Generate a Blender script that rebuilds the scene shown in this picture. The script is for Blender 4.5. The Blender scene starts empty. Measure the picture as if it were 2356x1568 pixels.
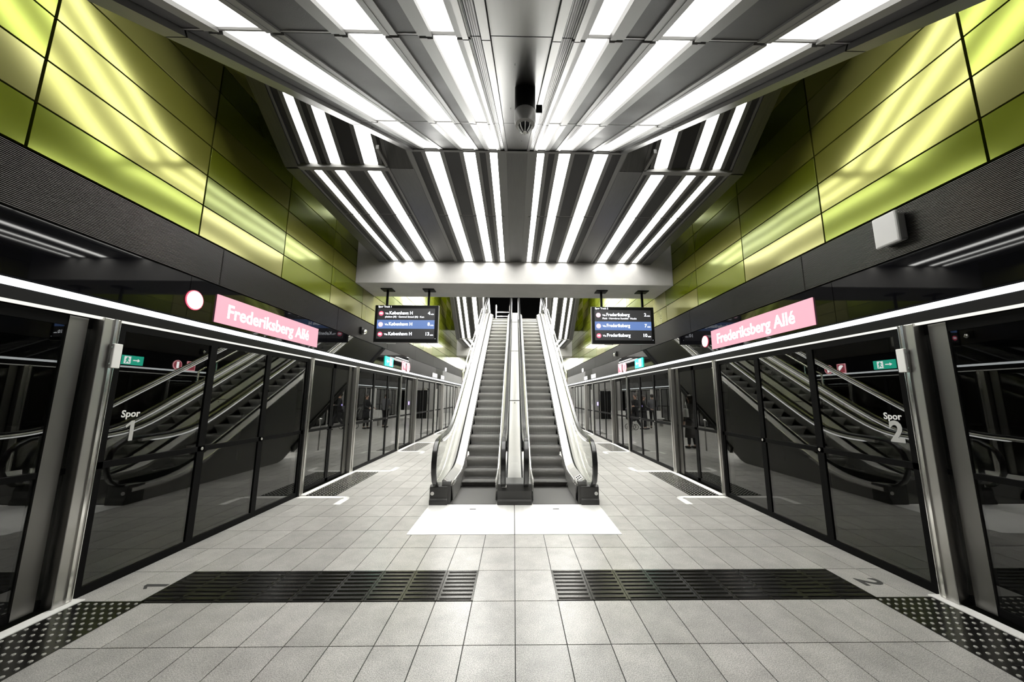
import bpy, math, random
from mathutils import Vector, Matrix
random.seed(7)
S = bpy.context.scene
COL = S.collection
PI = math.pi

# ------------------------------------------------------------------ camera, world, exposure
F_PX = 830.0; W_PX = 2356.0; H_PX = 1568.0
PITCH = math.atan((913 - 784) / F_PX); YAW = math.radians(1.0); ROLL = 0.004
cam_d = bpy.data.cameras.new('camera'); cam = bpy.data.objects.new('camera', cam_d); COL.objects.link(cam)
cam_d.sensor_fit = 'HORIZONTAL'; cam_d.sensor_width = 36.0; cam_d.lens = F_PX / W_PX * 36.0
cam_d.clip_start = 0.05; cam_d.clip_end = 200
fw = Vector((math.sin(YAW) * math.cos(PITCH), math.cos(YAW) * math.cos(PITCH), math.sin(PITCH)))
rt = Vector((math.cos(YAW), -math.sin(YAW), 0)); up = rt.cross(fw)
r2 = math.cos(ROLL) * rt + math.sin(ROLL) * up; u2 = math.cos(ROLL) * up - math.sin(ROLL) * rt
cam.matrix_world = Matrix(((r2.x, u2.x, -fw.x, -0.02), (r2.y, u2.y, -fw.y, 0), (r2.z, u2.z, -fw.z, 1.6), (0, 0, 0, 1)))
cx = 1183 + F_PX * math.tan(YAW)
cam_d.shift_x = (W_PX / 2 - cx) / W_PX
S.camera = cam

world = bpy.data.worlds.new('world'); S.world = world; world.use_nodes = True
world.node_tree.nodes['Background'].inputs[0].default_value = (0.5, 0.5, 0.48, 1)
world.node_tree.nodes['Background'].inputs[1].default_value = 0.004
S.view_settings.view_transform = 'Standard'; S.view_settings.look = 'None'
S.view_settings.gamma = 1.0; S.view_settings.use_curve_mapping = False
S.view_settings.exposure = 0.42
S.cycles.max_bounces = 8; S.cycles.diffuse_bounces = 3; S.cycles.glossy_bounces = 5
S.cycles.transparent_max_bounces = 16; S.cycles.caustics_reflective = False; S.cycles.caustics_refractive = False
S.cycles.sample_clamp_indirect = 6.0

# ------------------------------------------------------------------ materials
def new_mat(name):
    m = bpy.data.materials.new(name); m.use_nodes = True
    return m, m.node_tree.nodes, m.node_tree.links, m.node_tree.nodes['Principled BSDF']
def mat(name, col, rough=0.5, metal=0.0, spec=0.5, coat=0.0, noise=0.0, nscale=8.0, stretch=(1, 1, 1), bump=0.0, bscale=200.0):
    m, N, L, P = new_mat(name)
    P.inputs['Base Color'].default_value = (*col, 1); P.inputs['Roughness'].default_value = rough
    P.inputs['Metallic'].default_value = metal; P.inputs['Specular IOR Level'].default_value = spec
    P.inputs['Coat Weight'].default_value = coat
    if noise > 0 or bump > 0:
        tc = N.new('ShaderNodeTexCoord'); mp = N.new('ShaderNodeMapping'); mp.inputs['Scale'].default_value = stretch
        L.new(tc.outputs['Object'], mp.inputs[0])
    if noise > 0:
        nz = N.new('ShaderNodeTexNoise'); nz.inputs['Scale'].default_value = nscale; nz.inputs['Detail'].default_value = 6
        L.new(mp.outputs[0], nz.inputs[0])
        rp = N.new('ShaderNodeMapRange'); rp.inputs[3].default_value = 1 - noise; rp.inputs[4].default_value = 1 + noise
        L.new(nz.outputs[0], rp.inputs[0])
        mx = N.new('ShaderNodeVectorMath'); mx.operation = 'SCALE'; mx.inputs[0].default_value = col
        L.new(rp.outputs[0], mx.inputs['Scale']); L.new(mx.outputs[0], P.inputs['Base Color'])
        rr = N.new('ShaderNodeMapRange'); rr.inputs[3].default_value = max(0.02, rough * (1 - noise)); rr.inputs[4].default_value = min(1, rough * (1 + noise))
        L.new(nz.outputs[0], rr.inputs[0]); L.new(rr.outputs[0], P.inputs['Roughness'])
    if bump > 0:
        nb = N.new('ShaderNodeTexNoise'); nb.inputs['Scale'].default_value = bscale; L.new(mp.outputs[0], nb.inputs[0])
        bp = N.new('ShaderNodeBump'); bp.inputs['Strength'].default_value = bump; bp.inputs['Distance'].default_value = 0.002
        L.new(nb.outputs[0], bp.inputs['Height']); L.new(bp.outputs[0], P.inputs['Normal'])
    return m
def emit(name, col, strength):
    m, N, L, P = new_mat(name)
    P.inputs['Base Color'].default_value = (0.02, 0.02, 0.02, 1)
    P.inputs['Emission Color'].default_value = (*col, 1); P.inputs['Emission Strength'].default_value = strength
    return m
def glass(name, tint, ior=1.5, rough=0.0, gtint=(1, 1, 1)):
    m, N, L, P = new_mat(name); N.remove(P)
    tr = N.new('ShaderNodeBsdfTransparent'); tr.inputs[0].default_value = (*tint, 1)
    gl = N.new('ShaderNodeBsdfGlossy'); gl.inputs['Roughness'].default_value = rough; gl.inputs[0].default_value = (*gtint, 1)
    fr = N.new('ShaderNodeFresnel')
    ge = N.new('ShaderNodeNewGeometry'); im = N.new('ShaderNodeMapRange'); im.inputs[3].default_value = ior; im.inputs[4].default_value = 1 / ior
    L.new(ge.outputs['Backfacing'], im.inputs[0]); L.new(im.outputs[0], fr.inputs[0])
    mx = N.new('ShaderNodeMixShader'); L.new(fr.outputs[0], mx.inputs[0]); L.new(tr.outputs[0], mx.inputs[1]); L.new(gl.outputs[0], mx.inputs[2])
    L.new(mx.outputs[0], N['Material Output'].inputs[0])
    return m

def granite():
    m, N, L, P = new_mat('granite paving')
    tc = N.new('ShaderNodeTexCoord')
    n1 = N.new('ShaderNodeTexNoise'); n1.inputs['Scale'].default_value = 160; n1.inputs['Detail'].default_value = 3
    n2 = N.new('ShaderNodeTexNoise'); n2.inputs['Scale'].default_value = 5; n2.inputs['Detail'].default_value = 8; n2.inputs['Roughness'].default_value = .7
    vo = N.new('ShaderNodeTexVoronoi'); vo.inputs['Scale'].default_value = 70
    geo = N.new('ShaderNodeNewGeometry')
    for t in (n1, n2, vo): L.new(tc.outputs['Object'], t.inputs['Vector'])
    r1 = N.new('ShaderNodeValToRGB'); e = r1.color_ramp.elements
    e[0].position = .3; e[0].color = (.17, .163, .152, 1); e[1].position = .68; e[1].color = (.56, .545, .515, 1)
    L.new(n1.outputs[0], r1.inputs[0])
    r2_ = N.new('ShaderNodeMapRange'); r2_.inputs[1].default_value = .3; r2_.inputs[2].default_value = .7; r2_.inputs[3].default_value = .74; r2_.inputs[4].default_value = 1.12
    L.new(n2.outputs[0], r2_.inputs[0])
    r3 = N.new('ShaderNodeMapRange'); r3.inputs[3].default_value = .88; r3.inputs[4].default_value = 1.08
    L.new(geo.outputs['Random Per Island'], r3.inputs[0])
    mu = N.new('ShaderNodeMath'); mu.operation = 'MULTIPLY'; L.new(r2_.outputs[0], mu.inputs[0]); L.new(r3.outputs[0], mu.inputs[1])
    sc = N.new('ShaderNodeVectorMath'); sc.operation = 'SCALE'; L.new(r1.outputs[0], sc.inputs[0]); L.new(mu.outputs[0], sc.inputs['Scale'])
    # pale flecks in the stone
    fl = N.new('ShaderNodeMapRange'); fl.inputs[1].default_value = .16; fl.inputs[2].default_value = .10; L.new(vo.outputs['Distance'], fl.inputs[0])
    mx = N.new('ShaderNodeMixRGB'); mx.inputs[2].default_value = (.75, .74, .70, 1)
    f2 = N.new('ShaderNodeMath'); f2.operation = 'MULTIPLY'; f2.inputs[1].default_value = .55; L.new(fl.outputs[0], f2.inputs[0])
    L.new(f2.outputs[0], mx.inputs[0]); L.new(sc.outputs[0], mx.inputs[1]); L.new(mx.outputs[0], P.inputs['Base Color'])
    P.inputs['Roughness'].default_value = .3; P.inputs['Specular IOR Level'].default_value = .8
    bp = N.new('ShaderNodeBump'); bp.inputs['Strength'].default_value = .35; bp.inputs['Distance'].default_value = .001
    L.new(n1.outputs[0], bp.inputs['Height']); L.new(bp.outputs[0], P.inputs['Normal'])
    return m
def green_panel():
    m, N, L, P = new_mat('anodised lime panel')
    geo = N.new('ShaderNodeNewGeometry'); cr = N.new('ShaderNodeValToRGB'); L.new(geo.outputs['Random Per Island'], cr.inputs[0])
    cr.color_ramp.interpolation = 'CONSTANT'; e = cr.color_ramp.elements
    cols = [(.135, .165, .002), (.22, .215, .06), (.175, .21, .008), (.085, .105, .004), (.20, .20, .035), (.15, .175, .012)]
    e[0].color = (*cols[0], 1); e[1].position = 1 / 6; e[1].color = (*cols[1], 1)
    for i in range(2, 6):
        k = e.new(i / 6); k.color = (*cols[i], 1)
    L.new(cr.outputs[0], P.inputs['Base Color'])
    P.inputs['Metallic'].default_value = .5; P.inputs['Roughness'].default_value = .16
    tc = N.new('ShaderNodeTexCoord'); nz = N.new('ShaderNodeTexNoise'); nz.inputs['Scale'].default_value = 1.1; nz.inputs['Detail'].default_value = 1
    L.new(tc.outputs['Object'], nz.inputs[0])
    bp = N.new('ShaderNodeBump'); bp.inputs['Strength'].default_value = .35; bp.inputs['Distance'].default_value = .02
    L.new(nz.outputs[0], bp.inputs['Height']); L.new(bp.outputs[0], P.inputs['Normal'])
    return m
def grooved(name, col, axis, freq, rough=.35, metal=.8, depth=.4):
    m, N, L, P = new_mat(name)
    tc = N.new('ShaderNodeTexCoord'); sp = N.new('ShaderNodeSeparateXYZ'); L.new(tc.outputs['Object'], sp.inputs[0])
    ml = N.new('ShaderNodeMath'); ml.operation = 'MULTIPLY'; ml.inputs[1].default_value = freq; L.new(sp.outputs[axis], ml.inputs[0])
    sn = N.new('ShaderNodeMath'); sn.operation = 'SINE'; L.new(ml.outputs[0], sn.inputs[0])
    rp = N.new('ShaderNodeMapRange'); rp.inputs[1].default_value = -1; rp.inputs[2].default_value = 1; rp.inputs[3].default_value = depth; rp.inputs[4].default_value = 1
    L.new(sn.outputs[0], rp.inputs[0])
    sc = N.new('ShaderNodeVectorMath'); sc.operation = 'SCALE'; sc.inputs[0].default_value = col; L.new(rp.outputs[0], sc.inputs['Scale'])
    L.new(sc.outputs[0], P.inputs['Base Color']); P.inputs['Roughness'].default_value = rough; P.inputs['Metallic'].default_value = metal
    bp = N.new('ShaderNodeBump'); bp.inputs['Strength'].default_value = .5; bp.inputs['Distance'].default_value = .003
    L.new(sn.outputs[0], bp.inputs['Height']); L.new(bp.outputs[0], P.inputs['Normal'])
    return m

M = {}
M['granite'] = granite(); M['green'] = green_panel()
M['joint'] = mat('dark joint', (.03, .03, .028), .8)
M['black'] = mat('black lacquer', (.005, .005, .005), .4, spec=.15)
M['header'] = mat('black glass fascia', (.003, .003, .004), .03, spec=.28)
M['frame'] = mat('black door frame', (.003, .003, .003), .5, spec=.06)
M['steel'] = mat('brushed steel', (.48, .47, .45), .3, 1.0)
M['bright'] = mat('bright steel', (.82, .81, .78), .16, 1.0)
M['plate'] = mat('satin steel floor plate', (.86, .85, .83), .45, .25, noise=.08, nscale=4, stretch=(6, .6, 1))
M['panel'] = mat('grey perforated ceiling panel', (.032, .031, .030), .55, .0, spec=.3, noise=.25, nscale=2.5, bump=.3, bscale=400)
M['rail'] = mat('grey ceiling rail', (.17, .167, .16), .45, .3)
M['band'] = mat('brushed ceiling band', (.11, .108, .104), .32, .85, noise=.2, nscale=5, stretch=(12, .8, .8))
M['band2'] = mat('brushed soffit centre panel', (.14, .137, .131), .30, .85, noise=.2, nscale=5, stretch=(12, .8, .8))
M['perf'] = grooved('slotted ceiling panel', (.17, .165, .16), 0, 700, .35, .8, .15)
M['light'] = emit('ceiling light diffuser', (1, .995, .95), 16.0)
M['light_soffit'] = emit('soffit light diffuser', (1, .995, .95), 2.7)
M['light_hall'] = emit('upper hall light diffuser', (1, .995, .95), 40.0)
M['led'] = emit('led strip', (.93, .98, 1), 2.4)
M['hr_light'] = emit('added glow line under handrail', (1, 1, .97), 2.6)  # glow added for the bright handrail lines mirrored in the door glass
M['stile'] = mat('dull steel door stile', (.20, .195, .185), .35, 1.0)
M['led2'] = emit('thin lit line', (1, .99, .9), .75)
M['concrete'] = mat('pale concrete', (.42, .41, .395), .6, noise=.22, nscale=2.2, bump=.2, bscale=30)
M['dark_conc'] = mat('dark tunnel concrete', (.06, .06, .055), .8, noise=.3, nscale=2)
M['corr'] = mat('corrugated dark metal', (.062, .059, .055), .38, .7)
M['glass'] = glass('platform screen glass', (.42, .43, .40), 1.75)
M['clear'] = glass('clear balustrade glass', (.98, .985, .97), 1.16)
M['track'] = mat('pale steel handrail guide', (.88, .87, .85), .3, .35)
M['rubber'] = mat('black rubber handrail', (.012, .012, .012), .22, spec=.6)
M['step'] = grooved('grooved escalator step', (.80, .79, .76), 0, 520, .42, .2, .6)
M['tread'] = mat('dark step tread', (.045, .043, .04), .5, .3)
M['deck'] = mat('satin deck steel', (.30, .293, .278), .42, .3)
M['skirt'] = mat('white skirt edge', (.80, .79, .77), .25, .7)
M['tact'] = mat('dark cast iron tactile tile', (.05, .048, .045), .2, .85)
M['dot'] = mat('worn tactile stud', (.50, .49, .46), .3, .6)
M['white'] = mat('white paint', (.80, .79, .76), .45)
M['newel'] = mat('charcoal moulded plastic', (.035, .034, .032), .42)
M['grey'] = mat('grey cladding', (.28, .275, .265), .4, .4)
M['lgrey'] = mat('light grey cladding', (.55, .545, .53), .45)
M['pink'] = emit('pink lit sign', (1, .47, .57), .74)
M['pinkrim'] = emit('red sign rim', (.9, .12, .2), .8)
M['signwhite'] = emit('white lit lettering', (1, .97, .97), 2.2)
M['exitgreen'] = emit('green exit sign', (.02, .50, .34), .8)
M['exitfar'] = emit('bright green exit sign', (.45, 1, .85), 1.6)
M['exitlit'] = emit('lit green', (.02, .62, .40), 3.2)
M['whitelit'] = emit('lit white symbol', (1, 1, 1), 5.0)
M['pinklit'] = emit('lit pink rim', (1, .45, .50), 3.0)
M['redlit'] = emit('lit red face', (.45, .06, .09), 2.6)
M['scr'] = emit('dark screen', (.035, .035, .04), .35)
M['scrblue'] = emit('blue screen row', (.13, .24, .56), .75)
M['txt'] = emit('screen text', (.92, .95, 1), 1.6)
M['logo'] = emit('pink round badge', (.95, .12, .22), .9)
M['logo2'] = emit('pale pink round badge', (1, .62, .70), 1.0)
M['frost'] = mat('frosted white film', (.75, .75, .72), .6)
M['frost2'] = mat('frosted grey film', (.42, .42, .40), .6)
M['redfilm'] = mat('dark red film', (.35, .05, .07), .5)
M['pinkfilm'] = mat('pink film', (.75, .3, .33), .5)
M['steelblue'] = emit('small violet lamp', (.45, .35, 1), 6)

# ------------------------------------------------------------------ mesh helpers
class MB:
    def __init__(s): s.v = []; s.f = []
    def add(s, vs, fs):
        o = len(s.v); s.v += [tuple(p) for p in vs]; s.f += [tuple(i + o for i in f) for f in fs]; return s
    def box(s, x0, x1, y0, y1, z0, z1):
        if x0 > x1: x0, x1 = x1, x0
        if y0 > y1: y0, y1 = y1, y0
        v = [(x, y, z) for x in (x0, x1) for y in (y0, y1) for z in (z0, z1)]
        return s.add(v, [(0, 1, 3, 2), (4, 6, 7, 5), (0, 4, 5, 1), (2, 3, 7, 6), (0, 2, 6, 4), (1, 5, 7, 3)])
    def slab(s, x0, x1, A, B, o0, o1):
        # plate between X x0..x1 along the (Y,Z) line A-B, offset o0..o1 along the downward normal
        if x0 > x1: x0, x1 = x1, x0
        d = Vector((B[0] - A[0], B[1] - A[1])).normalized(); n = Vector((d.y, -d.x))
        q = [(P[0] + n.x * o, P[1] + n.y * o) for P in (A, B) for o in (o0, o1)]
        v = [(x, a, b) for x in (x0, x1) for a, b in q]
        return s.add(v, [(0, 1, 3, 2), (4, 6, 7, 5), (0, 4, 5, 1), (2, 3, 7, 6), (0, 2, 6, 4), (1, 5, 7, 3)])
    def prism(s, pts, a0, a1, axis='X'):
        n = len(pts); vs = []
        for a in (a0, a1):
            for p, q in pts:
                vs.append({'X': (a, p, q), 'Y': (p, a, q), 'Z': (p, q, a)}[axis])
        fs = [tuple(range(n))[::-1], tuple(range(n, 2 * n))] + [(i, (i + 1) % n, n + (i + 1) % n, n + i) for i in range(n)]
        return s.add(vs, fs)
    def tube(s, path, r, n=10, closed=False):
        P = [Vector(p) for p in path]; rings = []; prev = None
        for i, p in enumerate(P):
            a = P[max(0, i - 1)]; b = P[min(len(P) - 1, i + 1)]; t = (b - a).normalized()
            if prev is None:
                ref = Vector((0, 0, 1)) if abs(t.z) < .9 else Vector((1, 0, 0)); u = t.cross(ref).normalized()
            else:
                u = (prev - t * prev.dot(t)).normalized()
            prev = u; w = t.cross(u); rr = r[i] if isinstance(r, (list, tuple)) else r
            rings.append([p + u * math.cos(2 * PI * k / n) * rr + w * math.sin(2 * PI * k / n) * rr for k in range(n)])
        vs = [q for g in rings for q in g]
        fs = [(i * n + k, i * n + (k + 1) % n, (i + 1) * n + (k + 1) % n, (i + 1) * n + k) for i in range(len(P) - 1) for k in range(n)]
        fs += [tuple(range(n))[::-1], tuple((len(P) - 1) * n + k for k in range(n))]
        return s.add(vs, fs)
    def ribbon(s, path, prof):
        # sweep profile [(x, h)] along a (Y,Z) path at fixed X; h is along the path's upward normal
        n = len(prof); vs = []
        for i, (y, z) in enumerate(path):
            a = path[max(0, i - 1)]; b = path[min(len(path) - 1, i + 1)]
            d = Vector((b[0] - a[0], b[1] - a[1])).normalized(); nn = Vector((-d.y, d.x))
            for x, h in prof: vs.append((x, y + nn.x * h, z + nn.y * h))
        m = len(path)
        fs = [(i * n + k, i * n + (k + 1) % n, (i + 1) * n + (k + 1) % n, (i + 1) * n + k) for i in range(m - 1) for k in range(n)]
        fs += [tuple(range(n))[::-1], tuple((m - 1) * n + k for k in range(n))]
        return s.add(vs, fs)
    def vband(s, path_lo, path_hi, x0, x1):
        # solid band of varying height between two (Y,Z) polylines with equal point counts
        n = len(path_lo); vs = []
        for x in (x0, x1):
            for (a, b), (c, d) in zip(path_lo, path_hi): vs += [(x, a, b), (x, c, d)]
        o = 2 * n; fs = []
        for i in range(n - 1):
            a = 2 * i; fs += [(a, a + 2, a + 3, a + 1), (o + a, o + a + 1, o + a + 3, o + a + 2), (a, o + a, o + a + 2, a + 2), (a + 1, a + 3, o + a + 3, o + a + 1)]
        fs += [(0, 1, o + 1, o), (2 * n - 2, o + 2 * n - 2, o + 2 * n - 1, 2 * n - 1)]
        return s.add(vs, fs)
    def lathe(s, prof, c, n=20, axis='Z'):
        vs = []; m = len(prof)
        for r, h in prof:
            for k in range(n):
                a = 2 * PI * k / n; p, q = r * math.cos(a), r * math.sin(a)
                vs.append({'Z': (c[0] + p, c[1] + q, c[2] + h), 'X': (c[0] + h, c[1] + p, c[2] + q), 'Y': (c[0] + p, c[1] + h, c[2] + q)}[axis])
        fs = [(i * n + k, i * n + (k + 1) % n, (i + 1) * n + (k + 1) % n, (i + 1) * n + k) for i in range(m - 1) for k in range(n)]
        fs += [tuple(range(n))[::-1], tuple((m - 1) * n + k for k in range(n))]
        return s.add(vs, fs)
    def build(s, name, m, parent=None, smooth=False, bevel=0):
        me = bpy.data.meshes.new(name)
        off = Vector((0, 0, 0))
        if parent is not None: off = wpos(parent)
        me.from_pydata([tuple(Vector(p) - off) for p in s.v], [], s.f); me.update()
        import bmesh
        b = bmesh.new(); b.from_mesh(me); bmesh.ops.recalc_face_normals(b, faces=b.faces); b.to_mesh(me); b.free()
        me.materials.append(m)
        if smooth:
            for p in me.polygons: p.use_smooth = True
            me.set_sharp_from_angle(angle=math.radians(40))
        o = bpy.data.objects.new(name, me); COL.objects.link(o)
        if parent is not None: o.parent = parent
        if bevel:
            bv = o.modifiers.new('bevel', 'BEVEL'); bv.width = bevel; bv.segments = 2; bv.limit_method = 'ANGLE'
        return o
def wpos(o):
    p = Vector(o.location)
    while o.parent is not None:
        o = o.parent; p += Vector(o.location)
    return p
def tag(o, label, cat, group=None, kind=None):
    if label: o['label'] = label
    if cat: o['category'] = cat
    if group: o['group'] = group
    if kind: o['kind'] = kind
    return o
def struct(o, label=None):
    o['kind'] = 'structure'
    if label: o['label'] = label; o['category'] = o.name.split('.')[0].split('_')[0]
    return o
def empty(name, loc, label, cat, group=None):
    o = bpy.data.objects.new(name, None); COL.objects.link(o); o.location = loc; o.empty_display_size = .1
    return tag(o, label, cat, group)
def text(name, body, size, m, origin, xa, ya, parent=None, align='LEFT', ext=.002, sx=1.0, bold=0.0):
    cu = bpy.data.curves.new(name, 'FONT'); cu.body = body; cu.size = size; cu.align_x = align; cu.align_y = 'CENTER'
    cu.extrude = ext; cu.offset = bold; cu.resolution_u = 3
    t = bpy.data.objects.new(name, cu); COL.objects.link(t)
    dg = bpy.context.evaluated_depsgraph_get(); me = bpy.data.meshes.new_from_object(t.evaluated_get(dg))
    COL.objects.unlink(t); bpy.data.objects.remove(t)
    xa = Vector(xa); ya = Vector(ya); za = xa.cross(ya); off = wpos(parent) if parent is not None else Vector((0, 0, 0))
    for v in me.vertices:
        v.co = Vector(origin) + xa * v.co.x * sx + ya * v.co.y + za * v.co.z - off
    me.materials.clear(); me.materials.append(m)
    o = bpy.data.objects.new(name, me); COL.objects.link(o)
    if parent is not None: o.parent = parent
    return o
SIDE = {-1: 'left', 1: 'right'}
ORD = ['first', 'second', 'third', 'fourth', 'fifth', 'sixth', 'seventh', 'eighth', 'ninth', 'tenth', 'eleventh', 'twelfth']

Y0, Y1 = -6.0, 38.0
OPEN = [(-3.65, -1.75), (1.30, 3.20), (6.25, 8.15), (11.20, 13.10), (16.15, 18.05), (21.10, 23.00), (26.05, 27.95), (31.0, 32.9)]

# ------------------------------------------------------------------ floor
b = MB().box(-3.5, 3.5, Y0, Y1, -.3, -.006)
struct(b.build('floor_bed', M['joint'])).name = 'floor'
b = MB(); gx = [0.0] + [.34 + .29 * k for k in range(11)] + [3.5]; G = .0035
def hole(xa, xb, ya, yb):
    for hx0, hx1, hy0, hy1 in HOLES:
        if xa >= hx0 - .01 and xb <= hx1 + .01 and ya >= hy0 - .01 and yb <= hy1 + .01: return True
    return False
HOLES = [(-2.95, -.33, 3.15, 3.665), (.33, 2.95, 3.15, 3.665)]
ys = [3.15 + .515 * k for k in range(-18, 68)]
for j in range(len(ys) - 1):
    ya, yb = ys[j], ys[j + 1]
    if yb > Y1: break
    for s in (-1, 1):
        for i in range(len(gx) - 1):
            xa, xb = sorted((s * gx[i], s * gx[i + 1]))
            if xb - xa < .02: continue
            if abs(xa) > 1.30 - .15 or ya > 30:
                pass
            if hole(xa, xb, ya, yb): continue
            b.box(xa + G, xb - G, ya + G, yb - G, -.012, 0)
struct(b.build('floor', M['granite']))

# steel floor plates in front of the escalators
for s in (-1, 1):
    o = MB().box(s * .004, s * 1.27, 4.545, 5.74, 0, .006).build('floor_plate', M['plate'], bevel=.002)
    tag(o, 'bright steel floor plate at the foot of the %s escalator' % SIDE[s], 'floor plate', 'steel plates before the escalators')
    k = MB().box(s * .60 - .045, s * .60 + .045, 5.50, 5.53, .006, .0075).build('lifting_slot', M['frame'], o)

# ribbed tactile tiles
for s in (-1, 1):
    for i in range(9):
        xa = .335 + .29 * i; xb = xa + .286
        t = MB().box(s * xa, s * xb, 3.155, 3.66, -.006, .004)
        for k in range(8):
            yc = 3.155 + .505 * (k + .5) / 8
            t.prism([(yc - .017, .004), (yc - .010, .012), (yc + .010, .012), (yc + .017, .004)], s * (xa + .018), s * (xb - .018))
        o = t.build('tactile_tile', M['tact'])
        tag(o, 'dark ribbed tile in the %s guide strip, %s out from the centre gap' % (SIDE[s], ORD[i]), 'tactile tile', 'ribbed tactile tiles of the guide strips')
# studded warning mats at the door openings, sills, white brackets
WHERE = {1: 'nearest the camera', 2: 'beside the escalator foot', 3: 'beside the lower escalator', 4: 'halfway down the platform', 5: 'far down the platform', 6: 'near the far end', 7: 'at the far end'}
for oi, (a, c) in enumerate(OPEN):
    if oi == 0: continue
    for s in (-1, 1):
        m0 = MB().box(s * 2.91, s * 3.40, a, c - .03, -.001, .004)
        o = m0.build('tactile_mat', M['tact']); ny = 30; nx = 8
        d = MB()
        for i in range(nx):
            for j in range(ny):
                x = s * (2.94 + .43 * i / (nx - 1)); y = a + .04 + (c - a - .11) * j / (ny - 1)
                d.lathe([(.0125, .004), (.010, .0085), (.004, .0095)], (x, y, 0), 6)
        dd = d.build('stud', M['dot'], o); dd['kind'] = 'stuff'
        tag(o, 'dark studded warning mat at the %s platform doors %s' % (SIDE[s], WHERE[oi]), 'tactile mat', 'studded warning mats')
        o = MB().box(s * 3.405, s * 3.50, a, c, -.001, .008).build('door_sill', M['white'])
        tag(o, 'pale strip sill of the %s platform doors %s' % (SIDE[s], WHERE[oi]), 'door sill', 'door sills')
        if oi >= 2:
            for yy, dr, nm in ((a - .09, -1, 'near'), (c + .09, 1, 'far')):
                x0 = 2.77; pts = []
                br = MB()
                w = .105
                br.box(s * x0, s * 3.46, yy - w / 2, yy + w / 2, 0, .002)
                # rounded corner and short leg running away from the door
                prev = None; path = [(x0, yy)]
                for k in range(1, 6):
                    an = k / 5 * PI / 2 ; path.append((x0 - .10 * math.sin(an), yy + dr * .10 * (1 - math.cos(an))))
                path.append((x0 - .10, yy + dr * .40))
                for k in range(len(path) - 1):
                    (xa, ya), (xb, yb) = path[k], path[k + 1]; t = Vector((xb - xa, yb - ya)).normalized(); n = Vector((-t.y, t.x)) * w / 2
                    q = [(s * (xa + n.x), ya + n.y), (s * (xa - n.x), ya - n.y), (s * (xb - n.x), yb - n.y), (s * (xb + n.x), yb + n.y)]
                    br.prism(q, 0, .002, 'Z')
                o = br.build('floor_marking', M['white'])
                tag(o, 'white hooked line on the floor at the %s end of the %s platform doors %s' % (nm, SIDE[s], WHERE[oi]), 'floor marking', 'white hooked floor lines')
def numeral_one(name, h, m, origin, xa, ya, parent=None):
    xa, ya = Vector(xa), Vector(ya); za = xa.cross(ya); w = h * .19
    p = [(0, -h / 2), (w, -h / 2), (w, h / 2), (w * .25, h / 2), (-w * 1.25, h * .27), (-w * 1.0, h * .16), (0, h * .30)]
    b = MB(); q = [Vector(origin) + xa * (u - w / 2) + ya * v for u, v in p]; n = len(q)
    vs = [tuple(a) for a in q] + [tuple(a + za * .001) for a in q]
    b.add(vs, [tuple(range(n))[::-1], tuple(range(n, 2 * n))] + [(i, (i + 1) % n, n + (i + 1) % n, n + i) for i in range(n)])
    return b.build(name, m, parent)
for s, ch in ((-1, '1'), (1, '2')):
    o = numeral_one('floor_number', .19, M['joint'], (s * 3.06, 3.42, .001), (0, 1, 0), (-1, 0, 0)) if s < 0 else text('floor_number', ch, .27, M['joint'], (s * 3.13, 3.42, .001), (0, -s, 0), (s, 0, 0), None, 'CENTER', .001, bold=.006)
    tag(o, 'dark number %s inlaid in the floor beside the %s guide strip' % (ch, SIDE[s]), 'floor number')

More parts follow.
